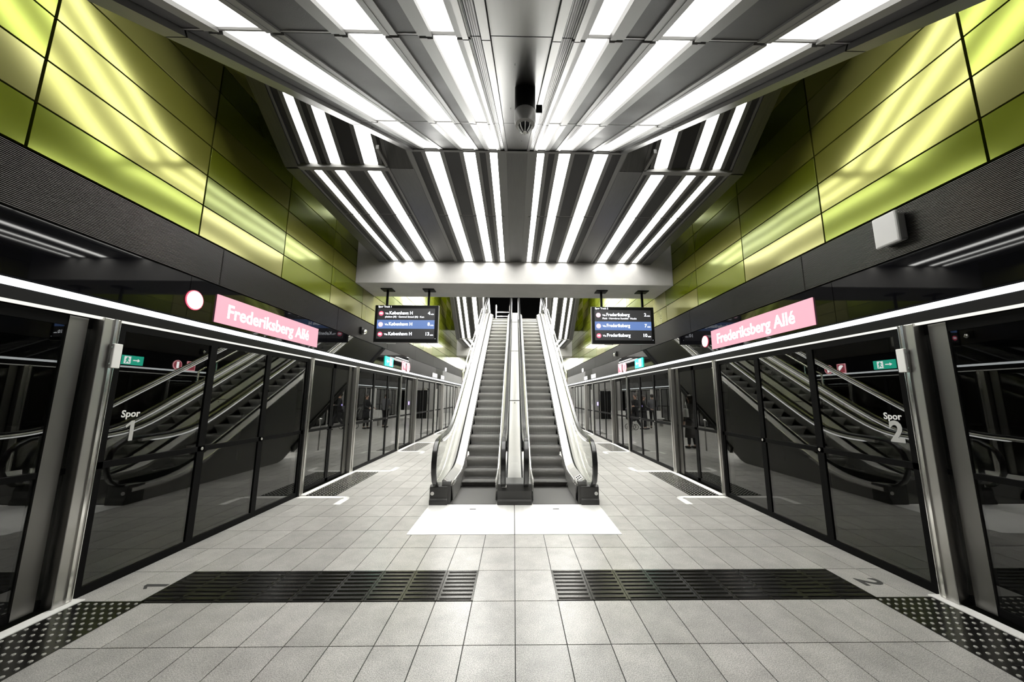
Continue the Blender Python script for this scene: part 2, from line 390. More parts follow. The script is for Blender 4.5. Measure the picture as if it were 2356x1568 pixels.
# ------------------------------------------------------------------ side walls
for s in (-1, 1):
    W = s * 3.5
    # tunnel side
    b = MB().box(s * 6.6, s * 6.8, Y0, Y1, -1.3, 3.6).box(s * 3.5, s * 6.6, Y0, Y1, -1.5, -1.3)
    for k in range(15): b.box(s * 6.56, s * 6.6, Y0 + 3 * k, Y0 + 3 * k + 2.9, .1, 1.2)
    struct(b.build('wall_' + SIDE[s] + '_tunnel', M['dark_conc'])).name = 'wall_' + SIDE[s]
    struct(MB().box(s * 3.75, s * 6.6, Y0, Y1, 3.3, 3.4).build('ceiling', M['dark_conc']))
    # black glass fascia above the doors in modules, with the corrugated band
    b = MB(); y = Y0
    yy = [Y0] + [3.8 + 2.85 * k for k in range(-3, 13)]
    yy = [q for q in yy if Y0 <= q < Y1] + [Y1]
    for a, c in zip(yy[:-1], yy[1:]):
        b.box(W, W + s * .06, a + .003, c - .003, 2.415, 2.872)
    struct(b.build('trim_1', M['header']))
    b = MB().box(W + s * .02, W + s * .25, Y0, Y1, 2.26, 2.9).box(W + s * .0, W + s * .1, Y0, Y1, 2.255, 2.345)
    struct(b.build('trim_2', M['black']))
    b = MB()
    n = 34; z0, z1 = 2.885, 3.325
    for a, c in zip(yy[:-1], yy[1:]):
        sh = .32
        prof = []
        for k in range(n):
            h = (z1 - z0) / n; zz = z0 + k * h
            prof += [(W - s * .002, zz), (W - s * .012, zz + h * .25), (W - s * .012, zz + h * .6), (W - s * .002, zz + h * .85)]
        prof += [(W - s * .002, z1), (W + s * .05, z1), (W + s * .05, z0)]
        b.prism(prof, a + .35 + .006, c + .35 - .006, 'Y')
    struct(b.build('trim_3', M['corr']))
    o = MB().box(W - s * .012, W + s * .02, Y0, Y1, 2.352, 2.398).build('light_strip', M['led'])
    tag(o, 'long glowing line of light running along the black fascia above the %s platform doors' % SIDE[s], 'light strip')
    struct(MB().box(W - s * .010, W + s * .02, Y0, Y1, 2.234, 2.254).build('trim_4', M['led2']))  # thin emissive trim line below the strip
    # green panels
    b = MB()
    ny0 = int(math.floor((Y0 - 2.38) / 1.424)); rows = 13
    for j in range(ny0, 26):
        ya = 2.38 + 1.424 * j; yb = ya + 1.424
        if ya > Y1: break
        for r in range(rows):
            za = 3.340 + .357 * r; zb = za + .357
            cuts = [(ya, yb)]
            for qa, qb in cuts:
                b.box(W - s * .005, W + s * .03, qa + .009, min(qb, Y1) - .009, za + .007, zb - .007)
    struct(b.build('wall_' + SIDE[s], M['green'], bevel=.004))
    struct(MB().box(W + s * .035, W + s * .3, Y0, Y1, 2.9, 8.3).build('wall_' + SIDE[s] + '_core', M['black'])).name = 'wall_' + SIDE[s]

# ------------------------------------------------------------------ platform screens
def screen_bay(s, a, c, splits, idx, front):
    W = s * 3.5
    t = empty('glass_partition', (W, (a + c) / 2, 0), 'dark framed fixed glass screen on the %s platform edge, %s' % (SIDE[s], front), 'glass partition', 'fixed glass screens')
    f = MB()
    xs = (W, W + s * .05)
    f.box(*xs, a, c, 0, .07).box(*xs, a, c, 2.17, 2.235)
    ed = [a] + splits + [c]
    for i, e in enumerate(ed):
        w = .055 if 0 < i < len(ed) - 1 else .045
        lo, hi = (e, e + w * 1.7) if i == 0 else ((e - w * 1.4, e) if i == len(ed) - 1 else (e - w, e + w * .6))
        f.box(*xs, lo, hi, .07, 2.17)
    f.box(*xs, a, c, .99, 1.045)
    f.build('frame', M['frame'], t)
    for i in range(len(ed) - 1):
        MB().box(W + s * .012, W + s * .022, ed[i] + .03, ed[i + 1] - .03, .06, 1.0).box(W + s * .012, W + s * .022, ed[i] + .03, ed[i + 1] - .03, 1.035, 2.18).build('pane', M['glass'], t)
        if 0 < i:
            MB().lathe([(.002, 0), (.018, .003), (.018, .012), (.002, .014)], (W - s * .014 if s > 0 else W, ed[i] - .01, 1.02), 12, 'X').build('lock', M['bright'], t)
    return t
BAYS = []
for i in range(len(OPEN) - 1):
    BAYS.append((OPEN[i][1], OPEN[i + 1][0]))
BAYS.append((32.9, 35.0))
FRONT = {0: 'the one behind the camera', 1: 'first fully visible bay beside the long lit station sign', 2: 'second bay, beside the escalator balustrade', 3: 'third bay down the platform', 4: 'fourth bay down the platform', 5: 'fifth bay down the platform', 6: 'sixth bay down the platform', 7: 'last bay before the end wall'}
for i, (a, c) in enumerate(BAYS):
    a2, c2 = a - .03, c - .065
    for s in (-1, 1):
        if i == 1: sp = [4.23, 5.19]
        else: sp = [a2 + (c2 - a2) / 3, a2 + 2 * (c2 - a2) / 3]
        if i == 7: sp = [34.0]
        screen_bay(s, a2, c2, sp, i, FRONT[i])
# steel posts beside the openings, sliding doors
dn = 0
PW = {0: 'behind the camera', 1: 'nearest the camera', 2: 'beside the escalator foot', 3: 'beside the lower escalator', 4: 'halfway down the platform', 5: 'far down the platform', 6: 'near the far end', 7: 'at the far end'}
for oi, (a, c) in enumerate(OPEN):
    for s in (-1, 1):
        W = s * 3.5
        for yy, e, nm in ((a, (a - .06, a + .03), 'near'), (c, (c - .16, c - .035), 'far')):
            p = MB().box(W - s * .03, W + s * .16, e[0], e[1], 0, 2.25)
            o = p.build('steel_post', M['steel'], bevel=.004)
            tag(o, 'brushed steel post at the %s end of the %s platform doors %s' % (nm, SIDE[s], PW[oi]), 'post', 'steel door posts')
            ln = MB().box(W - s * .042, W - s * .03, e[1] - .05, e[1] - .03, .02, 2.25).box(W - s * .036, W - s * .03, e[1] - .005, e[1] - .0, .02, 2.25)
            ln.build('edge_strip', M['bright'], o)
        dn += 1
        ym = (a + c) / 2 ; x0, x1 = W + s * .06, W + s * .10
        d = empty('door_%d' % dn, (W, ym, 0), None, None); struct(d)
        f = MB()
        for (p, q, st, en) in ((a + .03, ym - .004, .05, .05), (ym + .004, c - .075, .05, .15)):
            f.box(x0, x1, p, p + st, .02, 2.23).box(x0, x1, q - .05, q, .02, 2.23).box(x0, x1, p, q, .02, .08).box(x0, x1, p, q, 2.15, 2.23)
            f.box(x0, x1, p, q, .985, 1.03)
            MB().box(x0 + s * .01, x0 + s * .02, p + .03, q - .03, .06, 2.17).build('pane', M['glass'], d)
        f.build('frame', M['frame'], d)
        MB().box(W + s * .055, W + s * .105, c - .33, c - .20, .02, 2.23).build('stile', M['stile'], d)
# call points on the nearest posts
for s in (-1, 1):
    W = s * 3.5
    t = empty('call_point', (W - s * .03, 3.15, 1.93), 'white wall mounted box on the steel post of the nearest %s platform doors' % SIDE[s], 'call point', 'white boxes on the door posts')
    MB().box(W - s * .07, W - s * .044, 3.11, 3.18, 1.83, 2.04).build('housing', M['white'], t, bevel=.006)
    MB().box(W - s * .06, W - s * .044, 3.10, 3.11, 1.86, 1.875).box(W - s * .06, W - s * .044, 3.10, 3.11, 2.0, 2.015).build('hinge', M['bright'], t)
# lettering and pictograms on the nearest fixed glass
for s, num in ((-1, '1'), (1, '2')):
    W = s * 3.5 + s * .010; xa = (0, -s, 0); up_ = (0, 0, 1)
    t = empty('track_number', (W, 3.43, 1.2), 'word Spor and a large %s on glass beside the nearest %s post' % (num, SIDE[s]), 'lettering', 'track numbers on glass')
    text('word', 'Spor', .085, M['frost'], (W, 3.415 if s < 0 else 3.37, 1.435), xa, up_, t, 'CENTER', .0005, bold=.002)
    if s < 0: numeral_one('numeral', .18, M['frost2'], (W, 3.445, 1.285), xa, up_, t)
    else: text('numeral', num, .26, M['frost2'], (W, 3.455 if s < 0 else 3.35, 1.29), xa, up_, t, 'CENTER', .0005, bold=.008)
# station name signs, round badges and smaller lit signs on the fascia
for s in (-1, 1):
    W = s * 3.5 - s * .004
    ya, yb = (4.15, 6.34) if s < 0 else (4.06, 6.27)
    t = empty('station_sign', (W, (ya + yb) / 2, 2.6), 'long pink lit sign reading Frederiksberg Allé above the %s platform doors' % SIDE[s], 'station sign', 'lit station name signs')
    MB().box(W, W - s * .012, ya, yb, 2.447, 2.775).build('panel', M['pink'], t)
    text('lettering', 'Frederiksberg Allé', .235, M['signwhite'], (W - s * .013, (ya + yb) / 2 + s * .06, 2.60), (0, -s, 0), (0, 0, 1), t, 'CENTER', .001, bold=.004, sx=1.0)
    yc = 3.865 if s < 0 else 6.50
    t = empty('round_badge', (W, yc, 2.62), 'round white lit badge with a red rim beside the %s station name sign' % SIDE[s], 'badge', 'round lit badges')
    MB().lathe([(.108, 0), (.108, -s * .008)], (W, yc, 2.625), 32, 'X').build('rim', M['pinkrim'], t)
    MB().lathe([(.096, -s * .004), (.096, -s * .012)], (W, yc, 2.625), 32, 'X').build('disc', M['signwhite'], t)
    # further lit signs
    t = empty('exit_sign', (W, 10.05, 2.555), 'green lit running man exit sign on the %s fascia past the hanging screen' % SIDE[s], 'exit sign')
    MB().box(W, W - s * .02, 9.74, 10.36, 2.43, 2.68).build('sign_face', M['exitlit'], t)
    x = W - s * .0205; U = lambda u: 10.05 - s * u   # u runs along the reading direction
    MB().box(x, x - s * .002, U(.03), U(.20), 2.455, 2.655).build('doorway', M['whitelit'], t)
    MB().prism([(U(.115 + .0085 * a), 2.555 + .0085 * b) for a, b in ((0.5, 10), (-2, 9), (-2, 6), (-6, 3), (-5, 1), (-2, 3), (-2, -2), (-7, -7), (-5, -9), (0, -4), (4, -10), (7, -9), (3, -2), (6, 0), (5, 3))], x - s * .0025, x - s * .004, 'X').build('running_figure', M['exitlit'], t)
    MB().prism([(U(-.03), 2.542), (U(-.03), 2.568), (U(-.15), 2.568), (U(-.15), 2.60), (U(-.22), 2.555), (U(-.15), 2.51), (U(-.15), 2.542)], x, x - s * .002, 'X').build('arrow', M['whitelit'], t)
    yr, yq = (11.90, 11.42) if s < 0 else (11.42, 11.90)
    t = empty('round_sign', (W, yr, 2.55), 'small round red lit sign with a white bar on the %s fascia' % SIDE[s], 'lit sign')
    MB().lathe([(.15, 0), (.15, -s * .016)], (W, yr, 2.55), 28, 'X').build('rim', M['pinklit'], t)
    MB().lathe([(.128, -s * .01), (.128, -s * .019)], (W, yr, 2.55), 28, 'X').build('disc', M['redlit'], t)
    MB().box(W - s * .019, W - s * .023, yr - .038, yr + .038, 2.45, 2.65).build('white_bar', M['whitelit'], t)
    t = empty('square_sign', (W, yq, 2.55), 'small square red lit sign with a white half disc on the %s fascia' % SIDE[s], 'lit sign')
    MB().box(W, W - s * .016, yq - .15, yq + .15, 2.40, 2.70).build('rim', M['pinklit'], t)
    MB().box(W - s * .01, W - s * .019, yq - .125, yq + .125, 2.425, 2.675).build('panel', M['redlit'], t)
    MB().prism([(yq - .01 - s * .105 * math.cos(math.radians(q)), 2.55 + .105 * math.sin(math.radians(q))) for q in range(-45 + 90 * 0, 136, 15)] if s > 0 else [(yq - .01 + .105 * math.cos(math.radians(q)), 2.55 + .105 * math.sin(math.radians(q))) for q in range(-45, 136, 15)], W - s * .0195, W - s * .023, 'X').build('white_half', M['whitelit'], t)
    for yc, wd, lab in ((15.9, .95, 'nearer'), (17.6, .8, 'farther')):
        t = empty('lit_sign', (W, yc, 2.5), 'small white lit sign far along the %s fascia, %s of the pair' % (SIDE[s], lab), 'lit sign')
        MB().box(W, W - s * .02, yc - wd / 2, yc + wd / 2, 2.42, 2.62).build('casing', M['grey'], t)
        MB().box(W - s * .018, W - s * .024, yc - wd / 2 + .05, yc + wd / 2 - .05, 2.45, 2.60).build('face', M['signwhite'], t)
    # small camera under the corrugated band and slot lamp
    yc = 8.1 if s < 0 else 12.2
    t = empty('wall_camera', (s * 3.49, yc, 3.05), 'small dark camera on the corrugated band above the %s platform doors' % SIDE[s], 'camera')
    MB().box(s * 3.49, s * 3.45, yc - .06, yc + .06, 2.99, 3.15).build('bracket', M['black'], t)
    MB().lathe([(.0, 0), (.035, -.005), (.05, -.04), (.045, -.08), (.0, -.11)], (s * 3.42, yc + .03, 3.10), 12).build('dome', M['bright'], t, smooth=True)
    t = tag(MB().box(s * 3.485, s * 3.46, 18.2, 18.45, 2.88, 3.05).build('slot_lamp', M['signwhite']), 'small upright white lamp on the distant %s corrugated band' % SIDE[s], 'lamp')
t = empty('wall_speaker', (3.49, 3.06, 3.12), 'pale grey box mounted on the right corrugated band above the nearest doors', 'speaker')
MB().box(3.49, 3.41, 2.965, 3.165, 3.00, 3.265).build('back_box', M['grey'], t, bevel=.02)
MB().box(3.415, 3.385, 2.955, 3.175, 2.985, 3.28).build('cover', M['lgrey'], t, bevel=.02)

# ------------------------------------------------------------------ ceilings with light strips
INN = [(.245, .335), (.515, .655), (.945, 1.12)]
OUT = [(1.80, 1.975), (2.275, 2.405), (2.575, 2.675)]
ANG = math.tan(math.radians(30))
def lerp(A, B, t): return (A[0] + (B[0] - A[0]) * t, A[1] + (B[1] - A[1]) * t)
def light(x0, x1, A, B, label, group, m='light'):
    mid = lerp(A, B, .5); t = empty('ceiling_light', ((x0 + x1) / 2, mid[0], mid[1]), label, 'ceiling light', group)
    MB().slab(x0 + .004, x1 - .004, A, B, -.02, -.010).build('diffuser', M['light_soffit' if 'sloping soffit' in label else m], t)
    xs = sorted((x0, x1)); f = MB()
    f.slab(xs[0] - .022, xs[0], A, B, -.02, .006).slab(xs[1], xs[1] + .022, A, B, -.02, .006)
    f.build('frame', M['rail'], t)
def ceiling_run(segs, lanes, xin, xout, label, group, band=None, perf=False):
    # segs: list of (A,B) YZ pieces separated by joints; mirrored in X
    for s in (-1, 1):
        for si, (A, B) in enumerate(segs):
            L_ = math.hypot(B[0] - A[0], B[1] - A[1]); g = .011 / L_
            a, c = lerp(A, B, g), lerp(A, B, 1 - g)
            edges = [xin] + [e for l in lanes for e in (l[0] - .022, l[1] + .022)] + [xout]
            p = MB()
            for k in range(0, len(edges), 2):
                if perf and k == 0: continue
                if edges[k + 1] - edges[k] > .01: p.slab(s * (edges[k] + .004), s * (edges[k + 1] - .004), a, c, -.04, -.004 + (.0))
            struct(p.build('ceiling', M['panel']))
            rl = MB()
            for k in range(1, len(edges) - 1):
                e = edges[k]; sg = -1 if k % 2 else 1
                rl.slab(s * e, s * (e + sg * .03), a, c, -.02, .004)
            rl.slab(s * xin, s * xout, lerp(A, B, 1 - g * 1.2), B, -.02, -.002)
            struct(rl.build('trim_5', M['rail']))
            for li, (l0, l1) in enumerate(lanes):
                nm = ORD[li]; sg_ = '' if len(segs) == 1 else ', %s length' % ({0: 'lower', 1: 'middle', 2: 'upper'} if len(segs) == 3 else ({0: 'upper', 1: 'lower'} if 'steep' in label else {0: 'nearer', 1: 'farther'}))[si]
                light(s * l0, s * l1, a, c, '%s, %s, %s out%s' % (label, SIDE[s], nm, sg_), group)
ZC = 4.55
def sofz(y, yj=3.96): return ZC - (yj - y) * ANG
def P(y, yj=3.96): return (y, sofz(y, yj))
# near sloping soffit
segsN = [(P(.8), P(1.17)), (P(1.17), P(2.585)), (P(2.585), P(3.96))]
ceiling_run(segsN, INN, .205, 1.25, 'light strip in the sloping soffit overhead', 'lights of the near sloping soffit', perf=True)
def soffit_extra(segs, side_depth):
    for (A, B) in segs:
        L_ = math.hypot(B[0] - A[0], B[1] - A[1]); g = .004 / L_; a, c = lerp(A, B, g), lerp(A, B, 1 - g)
        b = MB().slab(-.115, .115, a, c, -.03, -.004); struct(b.build('ceiling', M['band2']))
        for s in (-1, 1):
            struct(MB().slab(s * .155, s * .20, a, c, -.02, -.002).build('ceiling', M['perf']))
            b = MB().slab(s * .118, s * .150, a, c, -.012, .010).slab(s * .20, s * .222, a, c, -.02, .010)
            b.slab(s * 1.25, s * 1.33, a, c, -.02, .02)
            struct(b.build('trim_6', M['band2']))
    A, B = segs[0][0], segs[-1][1]
    for s in (-1, 1):
        struct(MB().slab(s * 1.305, s * 1.335, A, B, -side_depth, .012).build('trim_7', M['band']))
    struct(MB().slab(-1.3, 1.3, A, B, -.14, -.06).build('ceiling', M['black']))
soffit_extra(segsN, .75)
struct(MB().slab(-1.335, 1.335, P(-1.0), P(.79), -.14, .0).build('ceiling', M['panel']))
# underside of the far escalators
segsF = [((9.75, ZC - (17.3 - 9.75) * ANG), (12.0, ZC - (17.3 - 12.0) * ANG)), ((12.0, ZC - 5.3 * ANG), (14.8, ZC - 2.5 * ANG)), ((14.8, ZC - 2.5 * ANG), (17.3, ZC))]
ceiling_run(segsF, INN, .205, 1.25, 'light strip under the far escalators', 'lights under the far escalators', perf=True)
soffit_extra(segsF, .10)
# flat centre ceilings
def flat(y0, ysplit, y1, tagname, grp, outer_y0=None, slope_top=None, centre=True):
    if centre:
        sg = [((y0, ZC), (ysplit, ZC)), ((ysplit, ZC), (y1, ZC))]
        ceiling_run(sg, INN, .20, 1.30, 'light strip in flat centre ceiling ' + tagname, grp)
        struct(MB().box(-.13, .13, y0, y1, ZC - .004, ZC + .05).build('ceiling', M['band']))
        b = MB()
        for s in (-1, 1):
            b.box(s * .13, s * .16, y0, y1, ZC - .012, ZC + .04).box(s * .16, s * .20, y0, y1, ZC - .002, ZC + .04)
            b.box(s * 1.28, s * 1.34, y0, y1, ZC - .012, ZC + .04)
        b.box(-1.34, 1.34, y0 - .0, y0 + .035, ZC - .014, ZC + .04)
        struct(b.build('trim_8', M['rail']))
    oy = outer_y0
    sg = [((oy, ZC), (ysplit, ZC)), ((ysplit, ZC), (y1, ZC))]
    ceiling_run(sg, OUT, 1.70, 2.80, 'light strip in flat outer ceiling ' + tagname, grp + ', outer bays')
    b = MB()
    for s in (-1, 1):
        b.box(s * 1.345, s * 1.66, oy, y1, ZC - .008, ZC + .05)
        b.box(s * 1.342, s * 1.352, y0, oy + .02, ZC - .012, ZC + .32)
    struct(b.build('ceiling', M['band']))
    b = MB(); c = MB()
    for s in (-1, 1):
        b.box(s * 1.665, s * 1.70, y0, y1, ZC - .012, ZC + .04)
        c.slab(s * 2.83, s * 3.0, (oy, ZC), (y1, ZC), -.5, .03)
        b.slab(s * 2.80, s * 2.835, (oy, ZC), (y1, ZC), -.04, .012)
        if slope_top:
            c.slab(s * 2.83, s * 3.0, slope_top, (oy, ZC), -.5, .03)
            b.slab(s * 2.80, s * 2.835, slope_top, (oy, ZC), -.04, .012)
            b.slab(s * 1.66, s * 1.70, slope_top, (oy, ZC), -.04, .012)
            b.box(s * 1.66, s * 2.84, oy - .035, oy + .04, ZC - .022, ZC + .05)
    struct(b.build('trim_9', M['rail'])); struct(c.build('trim_10', M['band']))
    if slope_top:
        sm = lerp(slope_top, (oy, ZC), .5)
        ceiling_run([(slope_top, sm), (sm, (oy, ZC))], OUT, 1.70, 2.80, 'light strip in steep outer bay ' + tagname, grp + ', steep bays')
        b = MB()
        for s in (-1, 1): b.slab(s * 1.35, s * 1.66, slope_top, (oy, ZC), -.05, .006)
        struct(b.build('ceiling', M['band']))
    struct(MB().box(-2.99, 2.99, oy, y1, ZC + .055, ZC + .5).build('ceiling', M['black']))
flat(3.96, 5.575, 7.62, 'before the concrete beam', 'lights before the beam', 4.34, (1.34, 6.65))
flat(17.3, 19.2, 21.65, 'beyond the escalators', 'lights beyond the escalators', 18.4, (15.4, 6.65))
b = MB().box(-3.45, 3.45, 22.7, Y1, ZC, ZC + .2); struct(b.build('ceiling', M['panel']))
for s in (-1, 1):
    for li, (l0, l1) in enumerate(INN + OUT):
        for k in range(3):
            light(s * l0, s * l1, (23 + 5 * k, ZC - .02), (27.9 + 5 * k, ZC - .02), 'light strip beyond the second beam, %s, %s out, %s length' % (SIDE[s], ORD[li], ORD[k]), 'lights at the far end')
# concrete beams
for (a, c, nm) in ((7.64, 8.74, 'near'), (21.68, 22.7, 'far')):
    b = MB().box(-3.497, 3.497, a, c, 4.05, 5.6)
    struct(b.build('ceiling_beam', M['concrete'], bevel=.012)).name = 'trim_11'
# upper level
b = MB().box(-3.45, 3.45, 4.9, 7.63, 5.75, 5.95)
struct(b.build('ceiling', M['black']))
struct(MB().box(-1.34, 1.34, 17.4, 21.6, 4.92, 4.96).build('ceiling', M['black']))
struct(MB().box(-3.45, 3.45, Y0, Y1, 8.15, 8.3).build('ceiling', M['black']))
for s in (-1, 1):
    for k, yy in enumerate((9.2, 11.5, 13.8)):
        t = empty('ceiling_light', (s * 1.7, yy + 1, 7.9), 'broad upper hall light above the escalator well on the %s, %s from the beam' % (SIDE[s], ORD[k]), 'ceiling light', 'upper hall lights')
        MB().box(s * 1.1, s * 2.3, yy, yy + 2.0, 7.9, 7.93).build('diffuser', M['light_hall'], t)
        MB().box(s * 1.05, s * 2.35, yy - .05, yy + 2.05, 7.935, 7.99).build('frame', M['rail'], t)
struct(MB().box(-3.6, 3.6, Y1, Y1 + .2, -.3, 8.3).build('wall_back', M['lgrey']))
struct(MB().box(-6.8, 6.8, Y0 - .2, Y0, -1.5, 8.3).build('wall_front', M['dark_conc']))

# smoke detector / camera on the near soffit
t = empty('smoke_detector', (.03, 1.74, 3.27), 'round detector on a dark cylinder hanging from the centre of the sloping soffit', 'detector')
MB().lathe([(.056, .10), (.056, -.10)], (.03, 1.74, 3.22), 28).build('stem', M['black'], t, smooth=True)
MB().lathe([(.057, 0), (.058, -.05), (.052, -.075), (.036, -.08)], (.03, 1.74, 3.12), 28).build('housing', M['grey'], t, smooth=True)
b = MB().lathe([(.034, .0), (.030, -.012), (.016, -.032), (.006, -.036)], (.03, 1.74, 3.04), 20); b.build('sensor', M['black'], t, smooth=True)
b = MB()
for k in range(8):
    an = k * PI / 4; b.tube([(.03 + .037 * math.cos(an), 1.74 + .037 * math.sin(an), 3.045), (.03 + .033 * math.cos(an), 1.74 + .033 * math.sin(an), 3.022), (.03 + .016 * math.cos(an), 1.74 + .016 * math.sin(an), 3.003)], .003, 6)
b.lathe([(.010, -.034), (.010, -.039)], (.03, 1.74, 3.04), 14); b.build('cage', M['white'], t, smooth=True)
MB().box(.088, .12, 1.70, 1.705, 3.09, 3.135).build('tag_plate', M['frame'], t)

# ------------------------------------------------------------------ hanging displays
def display(s, track, dest, sub, mins):
    xc = s * 2.48 + .0; yf = 8.08; hw = .715; zt, zb = 3.665, 2.815
    t = empty('departure_display', (xc, yf + .05, 4.05), 'black hanging departure screen for track %s on the %s, listing %s' % (track, SIDE[s], dest), 'departure display', 'hanging departure screens')
    MB().box(xc - hw, xc + hw, yf, yf + .11, zb, zt).build('casing', M['black'], t, bevel=.006)
    MB().box(xc - hw - .012, xc + hw + .012, yf + .03, yf + .09, zb - .012, zt + .008).build('edge_frame', M['grey'], t)
    MB().box(xc - hw + .06, xc + hw - .07, yf - .004, yf, zb + .07, zt - .075).build('screen', M['scr'], t)
    for k, x in enumerate((xc - .475, xc + .48)):
        MB().box(x - .022, x + .022, yf + .04, yf + .08, zt, 4.035).build('rod', M['frame'], t)
        MB().box(x - .13, x + .13, yf - .06, yf + .18, 4.03, 4.049).build('mount_plate', M['frame'], t)
    row = .232; y = yf - .005; X = (1, 0, 0); Z = (0, 0, 1)
    MB().box(xc - hw + .06, xc + hw - .07, yf - .0055, yf - .0045, zt - .345, zt - .545).build('blue_row', M['scrblue'], t)
    text('track_heading', 'Spor Track ' + track, .058, M['txt'], (xc - hw + .07, y, zt - .038), X, Z, t, 'LEFT', .0005, bold=.001)
    for r in range(3):
        zc = zt - .215 - r * .225 + (.03 if r == 0 else 0)
        lg = MB().lathe([(.055, 0), (.055, -.002)], (xc - hw + .145, yf - .006, zc - .01), 24, 'Y').build('line_badge', M['logo2'] if r == 1 or (r == 0 and s > 0) else M['logo'], t)
        text('line_badge_text', 'M3', .052, M['txt'], (xc - hw + .145, yf - .009, zc - .01), X, Z, lg, 'CENTER', .0005, bold=.003)
        text('via_text', 'Via', .062, M['txt'], (xc - hw + .235, yf - .007, zc - .012), X, Z, t, 'LEFT', .0005, bold=.001)
        text('destination_text', dest, .105, M['txt'], (xc - hw + .325, yf - .007, zc), X, Z, t, 'LEFT', .0005, bold=.0025, sx=.92)
        text('minutes_text', mins[r], .105, M['txt'], (xc + hw - .175, yf - .007, zc), X, Z, t, 'RIGHT', .0005, bold=.0025)
        text('unit_text', 'min', .05, M['txt'], (xc + hw - .165, yf - .007, zc - .022), X, Z, t, 'LEFT', .0005, bold=.001)
        if r == 0: text('stops_text', sub, .055, M['txt'], (xc - hw + .235, yf - .007, zc - .088), X, Z, t, 'LEFT', .0005, bold=.001)
    MB().lathe([(.006, 0), (.006, -.002)], (xc + hw - .045, yf - .001, zb + .08), 10, 'Y').build('status_lamp', M['txt'], t)
    MB().box(xc - hw + .28, xc - hw + .48, yf + .04, yf + .08, zb - .03, zb - .012).build('sensor_bar', M['white'], t, bevel=.006)
display(-1, '1', 'København H', 'pladsen (M) · Gammel Strand (M) · Kon', ('4', '8', '13'))
display(1, '2', 'Frederiksberg', 'Plads · Nørrebros Runddel · Nuuks', ('2', '7', '10'))

# ------------------------------------------------------------------ escalators
T30 = ANG; YN = 6.72; TOP = 5.13
def zn(y):
    k = .22
    a = k * math.log1p(math.exp(min(40, (y - YN) / k)))
    yt = YN + TOP / T30
    c = k * math.log1p(math.exp(min(40, (y - yt) / k)))
    return T30 * (a - c)
def path(off, y0, y1, n=60, lead=None):
    # points offset off above the nose line (vertical)
    out = []
    for i in range(n + 1):
        y = y0 + (y1 - y0) * i / n; out.append((y, zn(y) + off))
    return out
YB = 17.2
def dz(y):
    u = max(0.0, min(1.0, (7.15 - y) / .95)); return .125 * u * u * (3 - 2 * u)
def handrail_path():
    pts = [(5.80, .26), (5.66, .29), (5.55, .38), (5.495, .50), (5.485, .64), (5.52, .78), (5.60, .88), (5.72, .945), (5.9, .965)]
    for i in range(70):
        y = 6.1 + (YB - .2 - 6.1) * i / 69; pts.append((y, zn(y - .05) + .97))
    return pts
def balustrade(root, side_in, glass_x, hr_x, deck_in, deck_out, outer_x, s):
    # glass wall with handrail on one side of a step band; all x are signed
    hp = handrail_path()
    hr = MB().ribbon(hp, [(hr_x - .038, -.012), (hr_x - .030, -.022), (hr_x + .030, -.022), (hr_x + .038, -.012), (hr_x + .038, .004), (hr_x + .026, .018), (hr_x - .026, .018), (hr_x - .038, .004)])
    hr.build('handrail', M['rubber'], root, smooth=True)
    MB().ribbon(hp[8:], [(hr_x - .034, -.058), (hr_x - .024, -.07), (hr_x + .024, -.07), (hr_x + .034, -.058), (hr_x + .040, -.042), (hr_x + .034, -.026), (hr_x + .024, -.018), (hr_x - .024, -.018), (hr_x - .034, -.026), (hr_x - .040, -.042)]).build('handrail_track', M['track'], root, smooth=True)
    MB().ribbon(hp[9:], [(hr_x - .034, -.084), (hr_x + .034, -.084), (hr_x + .034, -.072), (hr_x - .034, -.072)]).build('handrail_light', M['hr_light'], root)  # glowing ribbon added under the handrail so it mirrors as a white line
    g = MB(); n = 26
    arc = [(5.72, .32), (5.60, .38), (5.535, .50), (5.525, .62), (5.56, .76), (5.64, .86), (5.75, .92)]
    lo = [(5.76, .28), (5.76, .29), (5.76, .3), (5.76, .31), (5.76, .31), (5.76, .31), (5.76, .30)]
    hi = arc[:]
    g.vband([(5.755, .3)] * len(arc), arc, glass_x - .005, glass_x + .005)
    yy = 5.76
    cuts = [5.76, 6.9, 8.6, 10.3, 12.0, 13.7, 15.4, YB - .4]
    for a, c in zip(cuts[:-1], cuts[1:]):
        m = 12; L = [(a + .004 + (c - a - .008) * i / m) for i in range(m + 1)]
        g.vband([(y, zn(y) + .26) for y in L], [(y, zn(y - .05) + .94) for y in L], glass_x - .005, glass_x + .005)
    g.build('glass_panel', M['clear'], root)
def deckstrip(ya, yb, xo, s, t0, t1, lift):
    # thin plate lying on the sloping inner deck between the relative widths t0..t1
    b = MB(); vs = []; n = 8
    for i in range(n + 1):
        y = ya + (yb - ya) * i / n; z = zn(y) + dz(y) + .165
        for t, h in ((t0, lift), (t1, lift), (t1, lift - .004), (t0, lift - .004)):
            vs.append((xo + s * (.008 + .117 * t), y, z + .07 * t + h))
    b.add(vs, [(4 * i + k, 4 * i + (k + 1) % 4, 4 * i + 4 + (k + 1) % 4, 4 * i + 4 + k) for i in range(n) for k in range(4)] + [(0, 1, 2, 3), (4 * n, 4 * n + 3, 4 * n + 2, 4 * n + 1)])
    return b
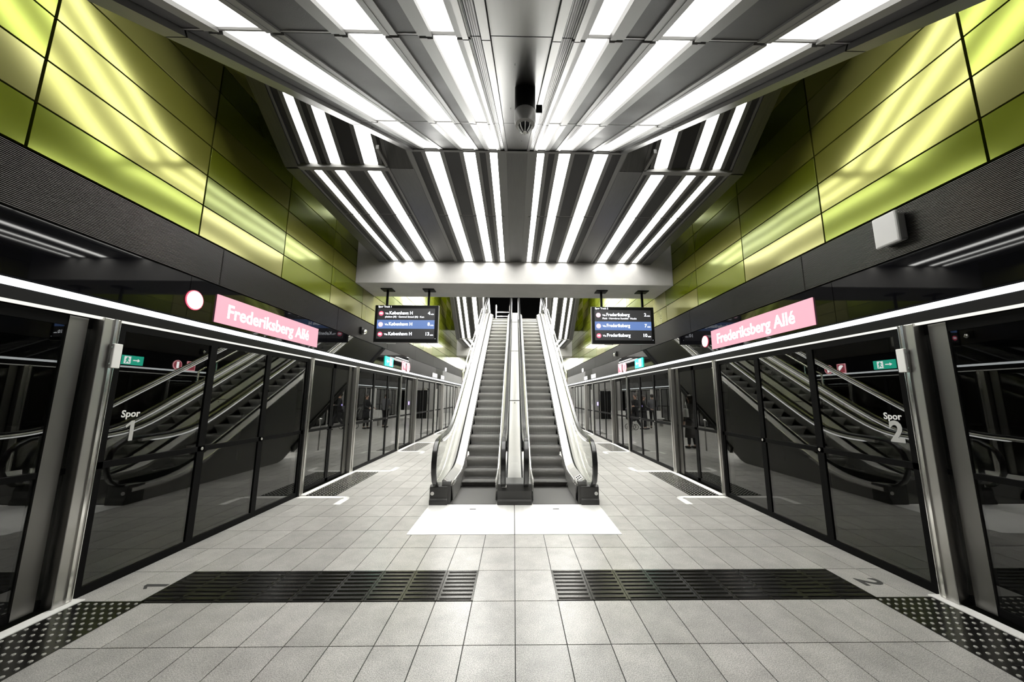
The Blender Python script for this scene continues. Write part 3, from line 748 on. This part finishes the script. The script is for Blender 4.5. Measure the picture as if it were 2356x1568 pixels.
for s in (-1, 1):
    xin, xout = s * .30, s * .955
    e = empty('escalator', (s * .63, 5.7, 0), 'the %s of two parallel escalators rising away from the camera, steps between glass balustrades' % SIDE[s], 'escalator', 'pair of escalators')
    # steps
    g = .1855; run = g / T30
    n = 29
    for i in range(n):
        y = YN + .0 + run * (i + .0) + .06
        znose = zn(y); zl = zn(y - run)
        if znose - zl < .015: continue
        st = MB(); h = znose - zl
        # curved riser then tread
        pr = [(y + .02, znose)]
        for k in range(7):
            an = k / 6; pr.append((y + .11 * math.sin(an * PI / 2 * .95) ** 2, znose - .008 - (h - .004) * an))
        pr2 = [(y, znose)] + pr[1:] + [(y + .13, zl - .03), (y + run + .03, zl - .03), (y + run + .03, znose)]
        st.prism(pr2, xin + s * .006, xout - s * .006)
        o = st.build('step', M['step'], e)
        MB().box(xin + s * .006, xout - s * .006, y + .004, y + run - .004, znose, znose + .003).build('tread', M['tread'], o)
    # landing comb
    MB().box(xin - s * .02, xout + s * .02, 5.745, 6.86, .0, .012).build('comb_plate', M['tread'], e)
    # outer skirt, inner decks
    for (xs, sg) in ((xout, s), (xin, -s)):
        p = path(0, 5.95, YB)
        MB().vband([(y, z - .06) for y, z in p], [(y, z + .11 + dz(y)) for y, z in p], xs, xs + sg * .012).build('skirt', M['grey'], e)
        p = path(0, 6.05, YB)
        MB().vband([(y, z + .105 + dz(y)) for y, z in p], [(y, z + .165 + dz(y)) for y, z in p], xs - sg * .006, xs + sg * .012).build('skirt_light_edge', M['skirt'], e)
    p = path(0, 5.78, YB)
    # sloping inner deck on the outside of the steps
    d = MB(); n_ = len(p); vs = []
    for y, z in p:
        z += dz(y)
        vs += [(xout + s * .008, y, z + .165), (xout + s * .125, y, z + .235), (xout + s * .125, y, z + .20), (xout + s * .008, y, z + .13)]
    d.add(vs, [(4 * i + k, 4 * i + (k + 1) % 4, 4 * i + 4 + (k + 1) % 4, 4 * i + 4 + k) for i in range(n_ - 1) for k in range(4)] + [(0, 1, 2, 3), (4 * n_ - 4, 4 * n_ - 1, 4 * n_ - 2, 4 * n_ - 3)])
    d.build('inner_deck', M['deck'], e)
    MB().vband([(y, z + .18) for y, z in p], [(y, z + .262 + dz(y) * .6) for y, z in p], xout + s * .128, xout + s * .150).build('glass_clamp', M['frame'], e)
    p2 = path(0, 5.80, YB)
    MB().vband([(y, z + .18) for y, z in p2], [(y, z + .225) for y, z in p2], xout + s * .150, s * 1.27).build('outer_deck', M['deck'], e)
    balustrade(e, xin, s * 1.165, s * 1.178, 0, 0, 0, s)
    # outer cladding down to the floor, then to the truss underside
    lo, hi = [], []
    for y, z in p2:
        ub = ZC - (17.3 - y) * T30 + .05
        lo.append((y, max(0.0, ub) if y > 8 else 0.0)); hi.append((y, z + .18))
    MB().vband(lo, hi, s * 1.255, s * 1.272).build('side_cladding', M['grey'], e)
    MB().vband([(y, z + .17) for y, z in p2], [(y, z + .228) for y, z in p2], s * 1.270, s * 1.284).build('upper_edge_trim', M['skirt'], e)
    p3 = [(y, ZC - (17.3 - y) * T30 + .05) for y in (9.8, 11.5, 13.5, 15.5, 17.0)]
    MB().vband([(y, z - .0) for y, z in p3], [(y, z + .05) for y, z in p3], s * 1.270, s * 1.284).build('lower_edge_trim', M['skirt'], e)
    # newel base
    nb = MB()
    nb.prism([(5.70, 0), (5.70, .07), (5.725, .10), (5.725, .26), (5.76, .285), (6.0, .27), (6.0, 0)], s * 1.005, s * 1.278)
    nb.build('newel_base', M['newel'], e, bevel=.012)
    kb = MB(); kb.prism([(5.735, .07), (5.735, .285), (5.765, .33), (5.82, .345), (6.0, 0), (5.735, 0)], s * .968, s * 1.10)
    kb.build('newel_shoulder', M['newel'], e, bevel=.008)
    sp = MB(); q = [(5.76, .335), (5.95, .355), (6.25, .36)]
    sp.box(s * .992, s * 1.07, 5.80, 6.45, .336, .345) if False else None
    MB().vband([(5.80, .02), (6.2, .02), (6.7, .02), (7.0, .15)], [(5.80, .27), (6.2, .27), (6.7, .24), (7.0, .28)], s * .968, s * .975).build('side_panel', M['grey'], e)
    deckstrip(5.84, 6.45, xout, s, .10, .90, .006).build('shoulder_plate', M['grey'], e)
    MB().lathe([(.026, 0), (.026, -.008), (.018, -.010)], (s * 1.235, 5.725, .165), 18, 'Y').build('key_switch', M['white'], e)
    if s > 0:
        so = deckstrip(5.88, 6.12, xout, s, .16, .86, .010).build('instruction_sticker', M['white'], e)
        for k in range(3):
            deckstrip(5.91, 5.98, xout, s, .20 + .21 * k, .36 + .21 * k, .012).build('symbol', M['frame'], so)
            deckstrip(6.02, 6.09, xout, s, .20 + .21 * k, .36 + .21 * k, .012).build('symbol', M['frame'], so)
# centre balustrade shared by both
e = empty('escalator_median', (0, 5.7, 0), 'shared centre balustrade with two black handrails between the two escalators', 'balustrade')
MB().prism([(5.70, 0), (5.70, .06), (5.725, .085), (5.725, .20), (5.76, .30), (6.1, .32), (6.1, 0)], -.262, .262).build('newel_base', M['newel'], e, bevel=.016)
p = path(0, 5.95, YB)
for s in (-1, 1):
    d = MB(); vs = []; n_ = len(p)
    for y, z in p: vs += [(s * .288, y, z + .165), (s * .205, y, z + .235), (s * .205, y, z + .20), (s * .288, y, z + .13)]
    d.add(vs, [(4 * i + k, 4 * i + (k + 1) % 4, 4 * i + 4 + (k + 1) % 4, 4 * i + 4 + k) for i in range(n_ - 1) for k in range(4)] + [(0, 1, 2, 3), (4 * n_ - 4, 4 * n_ - 1, 4 * n_ - 2, 4 * n_ - 3)])
    d.build('inner_deck', M['deck'], e)
    MB().vband([(y, z + .18) for y, z in p], [(y, z + .262) for y, z in p], s * .183, s * .203).build('glass_clamp', M['frame'], e)
    MB().vband([(y, z + .15) for y, z in p], [(y, z + .245) for y, z in p], s * .118, s * .140).build('cable_channel', M['frame'], e)
    balustrade(e, 0, s * .170, s * .170, 0, 0, 0, s)
MB().vband([(y, z + .15) for y, z in p[6:]], [(y, z + .25) for y, z in p[6:]], -.115, .115).build('centre_deck', M['deck'], e)
MB().vband([(y, z + .15) for y, z in p[:7]], [(y, z + .25) for y, z in p[:7]], -.115, .115).build('lower_deck', M['grey'], e)
pc = [(y, z) for y, z in p if 5.9 < y < 7.1]
MB().vband([(y, z + .25) for y, z in pc], [(y, z + .275) for y, z in pc], -.07, .07).build('centre_cover', M['grey'], e)
MB().box(-.19, -.12, 5.718, 5.722, .255, .29).build('notice_label', M['white'], e)
for yy in (8.9, 11.6, 14.2):
    MB().vband([(yy, zn(yy) + .25), (yy + .02, zn(yy + .02) + .25)], [(yy, zn(yy) + .256), (yy + .02, zn(yy + .02) + .256)], -.115, .115).build('deck_joint', M['frame'], e)
    MB().lathe([(.010, 0), (.008, .03), (.002, .035)], (0, yy - .1, zn(yy - .1) + .25), 10).build('stud', M['bright'], e)
# outer pipe rails beside the escalators
for s in (-1, 1):
    x = s * 1.40
    t = empty('pipe_rail', (x, 9.8, 0), 'tubular steel guard rail climbing outside the %s escalator' % SIDE[s], 'guard rail', 'pipe guard rails')
    pts = [(x, 9.8, 1.25), (x, 9.78, 2.25), (x, 10.1, 2.42)] + [(x, y, 2.42 + (y - 10.1) * T30) for y in (11, 12.5, 14, 15.2)]
    MB().tube(pts, .024, 10).build('rail_tube', M['bright'], t, smooth=True)
    MB().tube([(x, 9.8, 1.75), (s * 1.26, 9.8, 1.75)], .018, 8).tube([(x, 9.8, 1.27), (s * 1.26, 9.8, 1.27)], .018, 8).build('bracket', M['bright'], t)
    MB().tube([(x, 10.35, 2.55), (x, 10.35, 1.9), (s * 1.25, 10.35, 1.85)], .016, 8).build('baluster', M['bright'], t)
    for k in range(4):
        y = 11.2 + 1.1 * k; MB().tube([(x, y, 2.42 + (y - 10.1) * T30), (s * 1.27, y, 2.3 + (y - 10.1) * T30)], .014, 8).build('bracket', M['bright'], t)

# ------------------------------------------------------------------ upper landing glimpse
b = MB().box(-1.36, 1.36, 15.9, 21.6, 4.98, 5.06); struct(b.build('floor', M['grey']))
for s in (-1, 1):
    t = empty('landing_guard', (s * 1.45, 16.6, 5.1), 'glass guard with steel posts at the top of the %s escalator' % SIDE[s], 'guard rail', 'glass guards on the upper landing')
    MB().box(s * 1.43, s * 1.44, 16.0, 19.5, 5.15, 6.15).build('pane', M['clear'], t)
    b = MB()
    for k in range(4): b.box(s * 1.42, s * 1.46, 16 + 1.1 * k, 16.05 + 1.1 * k, 5.1, 6.25)
    b.build('post', M['bright'], t)
    MB().tube([(s * 1.44, 15.9, 6.22), (s * 1.44, 19.5, 6.22)], .025, 8).build('top_rail', M['bright'], t)
t = empty('landing_rack', (-.6, 18.2, 5.1), 'small lit steel frame glimpsed at the top of the left escalator', 'rack')
b = MB()
for k in range(4): b.box(-.95, -.28, 18.2, 18.24, 5.25 + .22 * k, 5.29 + .22 * k)
b.box(-.98, -.94, 18.18, 18.26, 5.1, 6.3).box(-.29, -.25, 18.18, 18.26, 5.1, 6.3).build('bars', M['bright'], t)

# ------------------------------------------------------------------ things behind the escalators
t = empty('lift', (0, 27.5, 0), 'lift shaft with dark double doors in a steel frame beyond the escalators', 'lift')
MB().box(-1.05, 1.05, 27.5, 30.2, 0, 4.54).build('shaft', M['grey'], t)
MB().box(-.62, -.52, 27.44, 27.5, 0, 2.2).box(.52, .62, 27.44, 27.5, 0, 2.2).box(-.62, .62, 27.44, 27.5, 2.08, 2.25).build('door_frame', M['bright'], t)
for s in (-1, 1): MB().box(s * .01, s * .52, 27.47, 27.5, .01, 2.08).build('door', M['black'], t)
MB().box(.68, .76, 27.47, 27.5, 1.0, 1.25).build('call_panel', M['steelblue'], t)
for s in (-1, 1):
    t = empty('info_pillar', (s * 2.05, 23.7, 0), 'slim white pillar with a small dark screen, %s beyond the escalators' % SIDE[s], 'information pillar', 'white information pillars')
    MB().box(s * 1.90, s * 2.20, 23.6, 23.8, 0, 2.1).build('body', M['white'], t, bevel=.01)
    MB().box(s * 1.97, s * 2.10, 23.59, 23.6, 1.15, 1.45).build('screen', M['black'], t)
    t = empty('bench', (s * .95, 20.8, 0), 'pale slab bench with backrest on the %s behind the escalators' % SIDE[s], 'bench', 'benches behind the escalators')
    MB().box(s * .45, s * 1.45, 20.6, 21.05, .40, .46).build('seat', M['lgrey'], t, bevel=.01)
    MB().box(s * .45, s * 1.45, 21.03, 21.08, .46, .85).build('backrest', M['lgrey'], t, bevel=.01)
    for k in (.55, 1.35): MB().box(s * (k - .03), s * (k + .03), 20.65, 21.0, 0, .40).build('leg', M['steel'], t)
    t = empty('barrier', (s * 1.05, 11.3, 0), 'low steel barrier under the incline of the %s escalator' % SIDE[s], 'barrier', 'barriers under the escalators')
    MB().tube([(s * 1.3, 11.3, .92), (s * .78, 11.3, .92)], .022, 8).build('top_bar', M['bright'], t)
    for k in (1.26, .82): MB().tube([(s * k, 11.3, 0), (s * k, 11.3, .92)], .02, 8).build('post', M['steel'], t)
    t = empty('machine_housing', (s * .6, 11.2, 0), 'wedge topped pale housing closing the space beneath the %s escalator' % SIDE[s], 'housing', 'housings under the escalators')
    MB().prism([(10.9, 0), (10.9, .50), (11.15, .74), (11.5, .74), (11.5, 0)], s * .12, s * .72).build('body', M['lgrey'], t, bevel=.01)
    MB().box(s * .22, s * .62, 11.5, 11.52, .1, .5).build('hatch', M['grey'], t)

# ------------------------------------------------------------------ people
M['skin'] = mat('skin', (.42, .26, .19), .5)
M['hair'] = mat('dark hair', (.02, .015, .012), .5)
M['cloth_black'] = mat('black cloth', (.015, .015, .017), .85)
M['cloth_dark'] = mat('charcoal wool', (.05, .047, .045), .9)
M['cloth_grey'] = mat('grey cloth', (.10, .10, .11), .85)
M['shoe'] = mat('dark shoe', (.02, .02, .02), .4)
M['lips'] = mat('lips', (.30, .10, .09), .5)
def skinned(name, chains, m, parent, sub=1):
    vs = []; rad = []; ed = []; idx = {}
    for ch in chains:
        prev = None
        for p, r in ch:
            k = tuple(round(c, 4) for c in p)
            if k not in idx: idx[k] = len(vs); vs.append(k); rad.append(r)
            i = idx[k]
            if prev is not None and prev != i: ed.append((prev, i))
            prev = i
    me = bpy.data.meshes.new(name); me.from_pydata(vs, ed, []); o = bpy.data.objects.new(name, me); COL.objects.link(o)
    o.modifiers.new('skin', 'SKIN'); sb = o.modifiers.new('sub', 'SUBSURF'); sb.levels = sub; sb.render_levels = sub
    lay = me.skin_vertices[0].data
    for i, r in enumerate(rad):
        rr = r if isinstance(r, tuple) else (r, r); lay[i].radius = rr; lay[i].use_root = (i == 0)
    dg = bpy.context.evaluated_depsgraph_get(); m2 = bpy.data.meshes.new_from_object(o.evaluated_get(dg))
    bpy.data.objects.remove(o); m2.materials.clear(); m2.materials.append(m)
    for p in m2.polygons: p.use_smooth = True; p.material_index = 0
    o = bpy.data.objects.new(name, m2); COL.objects.link(o); o.parent = parent
    return o
def local(mb, name, m, parent, smooth=True):
    # geometry given in the parent's own frame
    me = bpy.data.meshes.new(name); me.from_pydata(mb.v, [], mb.f); me.update(); me.materials.append(m)
    if smooth:
        for p in me.polygons: p.use_smooth = True
    o = bpy.data.objects.new(name, me); COL.objects.link(o); o.parent = parent; return o
def ball(c, rx, ry, rz, n=14):
    b = MB(); prof = [(math.sin(PI * k / 10) + 1e-4, -math.cos(PI * k / 10)) for k in range(11)]
    b.lathe(prof, (0, 0, 0), n); b.v = [(c[0] + x * rx, c[1] + y * ry, c[2] + z * rz) for x, y, z in b.v]; return b
def hand(w, d, side, curl=.5):
    # palm from wrist w along d, five fingers; d is the forearm direction
    w = Vector(w); d = Vector(d).normalized(); sd = d.cross(Vector((0, 1, 0)));
    sd = sd.normalized() if sd.length > .1 else Vector((1, 0, 0))
    n = d.cross(sd).normalized(); palm = w + d * .05; pe = w + d * .085
    ch = [[(tuple(w), .026), (tuple(palm), (.034, .018)), (tuple(pe), (.036, .016))]]
    for k, L in enumerate((.060, .070, .066, .052)):
        o = pe + sd * (.026 - .0175 * k) ; a = o + d * L * .5 + n * .004; b = a + (d * (1 - curl) + n * curl).normalized() * L * .5
        ch.append([(tuple(pe), (.036, .016)), (tuple(o + d * .012), .009), (tuple(a), .008), (tuple(b), .007)])
    a = palm + sd * .036; b = a + (d * .6 + sd * .5 + n * .3).normalized() * .045
    ch.append([(tuple(palm), (.034, .018)), (tuple(a), .011), (tuple(b), .009)])
    return ch
def person(name_loc, rz, label, elbL, wrL, elbR, wrR, kneeL, ankL, kneeR, ankR, coat, legs, hairlen, coat_len=.0, h=1.0, head_dir=(0, -1)):
    t = empty('person', name_loc, label, 'person'); t.rotation_euler = (0, 0, rz); t.scale = (h, h, h)
    pel, sp, ch, nk = (0, 0, .96), (0, .01, 1.14), (0, 0, 1.34), (0, .0, 1.49)
    hx, hy = head_dir
    hm = (hx * .015, hy * .015, 1.635)
    shL, shR = (.17, 0, 1.41), (-.17, 0, 1.41)
    hpL, hpR = (.09, 0, .90), (-.09, 0, .90)
    dL = Vector(wrL) - Vector(elbL); dR = Vector(wrR) - Vector(elbR)
    toe = lambda a: (a[0], a[1] - .13, max(.03, a[2] - .05))
    chains = [[(pel, (.105, .08)), (sp, (.095, .07)), (ch, (.115, .08)), (nk, .052), ((hx * .005, hy * .005, 1.555), .06), (hm, (.078, .092)), ((0, 0, 1.71), (.06, .07))],
              [(hm, (.078, .092)), ((hx * .105, hy * .105, 1.625), .014)],
              [(ch, (.115, .08)), (shL, .05), (elbL, .038), (wrL, .026)], [(ch, (.115, .08)), (shR, .05), (elbR, .038), (wrR, .026)],
              [(pel, (.105, .08)), (hpL, .082), (kneeL, .055), (ankL, .036), (toe(ankL), .032)], [(pel, (.105, .08)), (hpR, .082), (kneeR, .055), (ankR, .036), (toe(ankR), .032)]]
    chains += hand(wrL, dL, 1) + hand(wrR, dR, -1)
    skinned('body', chains, M['skin'], t)
    up_ = lambda a, b, f: tuple(a[i] + (b[i] - a[i]) * f for i in range(3))
    skinned('coat', [[((0, 0, .84), (.18, .135)), ((0, 0, .96), (.17, .13)), (sp, (.15, .115)), (ch, (.172, .125)), ((0, .005, 1.44), (.10, .085)), ((0, .005, 1.50), (.075, .075))],
                     [(ch, (.172, .125)), (shL, .068), (elbL, .054), (up_(elbL, wrL, 1.05), .040)], [(ch, (.172, .125)), (shR, .068), (elbR, .054), (up_(elbR, wrR, 1.05), .040)]], coat, t)
    skinned('trousers', [[((0, 0, .99), (.155, .115)), (hpL, .098), (kneeL, .07), (up_(kneeL, ankL, .92), .052)], [((0, 0, .99), (.155, .115)), (hpR, .098), (kneeR, .07), (up_(kneeR, ankR, .92), .052)]], legs, t)
    if coat_len:
        b = MB(); b.lathe([(.165, .0), (.185, -.15), (.21, -.35), (.235, -coat_len), (.225, -coat_len)], (0, 0, .98), 20)
        b.v = [(x, y * .78, z) for x, y, z in b.v]; local(b, 'coat_skirt', coat, t)
    for a in (ankL, ankR):
        b = ball((a[0], a[1] - .055, max(.045, a[2] - .035)), .048, .135, .045, 12); local(b, 'shoe', M['shoe'], t)
    hb = ball((-hx * .02, -hy * .02, 1.665), .094, .104, .098); 
    local(hb, 'hair', M['hair'], t)
    if hairlen: local(ball((-hx * .065, -hy * .065, 1.56), .075, .055, hairlen), 'hair_back', M['hair'], t)
    px, py = -hy, hx
    for k in (-1, 1):
        local(ball((hx * .088 + px * .032 * k, hy * .088 + py * .032 * k, 1.645), .011, .011, .008, 8), 'eye', M['white'], t)
        local(ball((px * .088 * k, py * .088 * k, 1.63), .014, .020, .030, 8), 'ear', M['skin'], t)
    local(ball((hx * .088, hy * .088, 1.588), .022, .012, .007, 8), 'mouth', M['lips'], t)
    return t
# woman in a long coat with a white bag, seen mirrored in the right glass
person((1.47, 11.75, 0), math.radians(160), 'person in a long dark coat with a white shoulder bag, mirrored in the right glass',
       (.24, .02, 1.14), (.23, -.16, 1.02), (-.25, .04, 1.13), (-.27, -.02, .88), (.095, -.01, .5), (.10, .03, .085), (-.095, -.02, .5), (-.10, -.03, .085), M['cloth_dark'], M['cloth_black'], .12, .62, .97)
t = empty('handbag', (1.71, 11.53, 1.0), 'white shoulder bag hanging beside the person in the long coat', 'bag')
MB().prism([(11.40, 1.00), (11.64, 1.00), (11.61, 1.26), (11.43, 1.26)], 1.68, 1.75).build('bag_body', M['white'], t, bevel=.01)
MB().tube([(1.71, 11.45, 1.25), (1.70, 11.54, 1.40), (1.64, 11.67, 1.47), (1.70, 11.60, 1.38), (1.71, 11.59, 1.25)], .008, 8).build('strap', M['white'], t)
# walking man
person((1.18, 17.6, 0), math.radians(60), 'person walking with a lit phone behind the escalators, in dark jacket and trousers',
       (.23, .10, 1.13), (.22, .02, .92), (-.22, -.04, 1.14), (-.15, -.24, 1.16), (.09, -.20, .52), (.09, -.26, .10), (-.09, .02, .50), (-.09, .34, .16), M['cloth_black'], M['cloth_black'], 0, .0, 1.02)
t = empty('phone', (.95, 17.35, 1.2), 'small phone with violet glow near the walking person', 'phone')
MB().box(.93, .965, 17.34, 17.348, 1.17, 1.24).build('screen', M['steelblue'], t)
# woman with pram
person((.42, 18.6, 0), math.radians(-75), 'person in black with covered hair pushing a pram behind the escalators',
       (.22, -.08, 1.14), (.20, -.32, 1.05), (-.22, -.08, 1.14), (-.20, -.32, 1.05), (.09, -.03, .5), (.09, .02, .085), (-.09, -.05, .5), (-.09, -.08, .085), M['cloth_black'], M['cloth_black'], .10, .45, .98)
t = empty('pram', (1.15, 18.55, 0), 'black pram with spoked wheels pushed by the person in black', 'pram')
b = MB(); b.prism([(.82, .55), (.90, .85), (1.18, .92), (1.42, .80), (1.45, .55), (1.3, .42), (.95, .42)], 18.35, 18.75, 'Y'); b.build('carrycot', M['cloth_black'], t, bevel=.03)
b = MB().prism([(1.18, .92), (1.42, .80), (1.47, 1.02), (1.33, 1.14), (1.18, 1.10)], 18.36, 18.74, 'Y'); b.build('hood', M['cloth_grey'], t, bevel=.03)
MB().tube([(.72, 18.37, 1.03), (.9, 18.37, .7), (1.35, 18.37, .16)], .012, 8).tube([(.72, 18.73, 1.03), (.9, 18.73, .7), (1.35, 18.73, .16)], .012, 8).tube([(.72, 18.35, 1.03), (.72, 18.75, 1.03)], .014, 8).tube([(1.2, 18.37, .45), (.95, 18.37, .16)], .012, 8).tube([(1.2, 18.73, .45), (.95, 18.73, .16)], .012, 8).build('chassis', M['steel'], t)
for wx in (.95, 1.35):
    for wy in (18.34, 18.76):
        ring = [(wx + .13 * math.cos(2 * PI * k / 18), wy, .142 + .13 * math.sin(2 * PI * k / 18)) for k in range(19)]
        w = MB().tube(ring, .012, 6)
        for k in range(6): w.tube([(wx, wy, .142), (wx + .13 * math.cos(PI * k / 3), wy, .142 + .13 * math.sin(PI * k / 3))], .003, 4)
        w.build('wheel', M['rubber'], t)
# standing person further left
person((-.3, 19.3, 0), math.radians(200), 'person with short dark hair in a grey jacket standing by the benches',
       (.22, -.05, 1.14), (.10, -.22, 1.08), (-.22, -.05, 1.14), (-.10, -.22, 1.10), (.09, -.02, .5), (.10, .02, .085), (-.09, -.02, .5), (-.10, .0, .085), M['cloth_grey'], M['cloth_black'], 0, 0, 1.02)
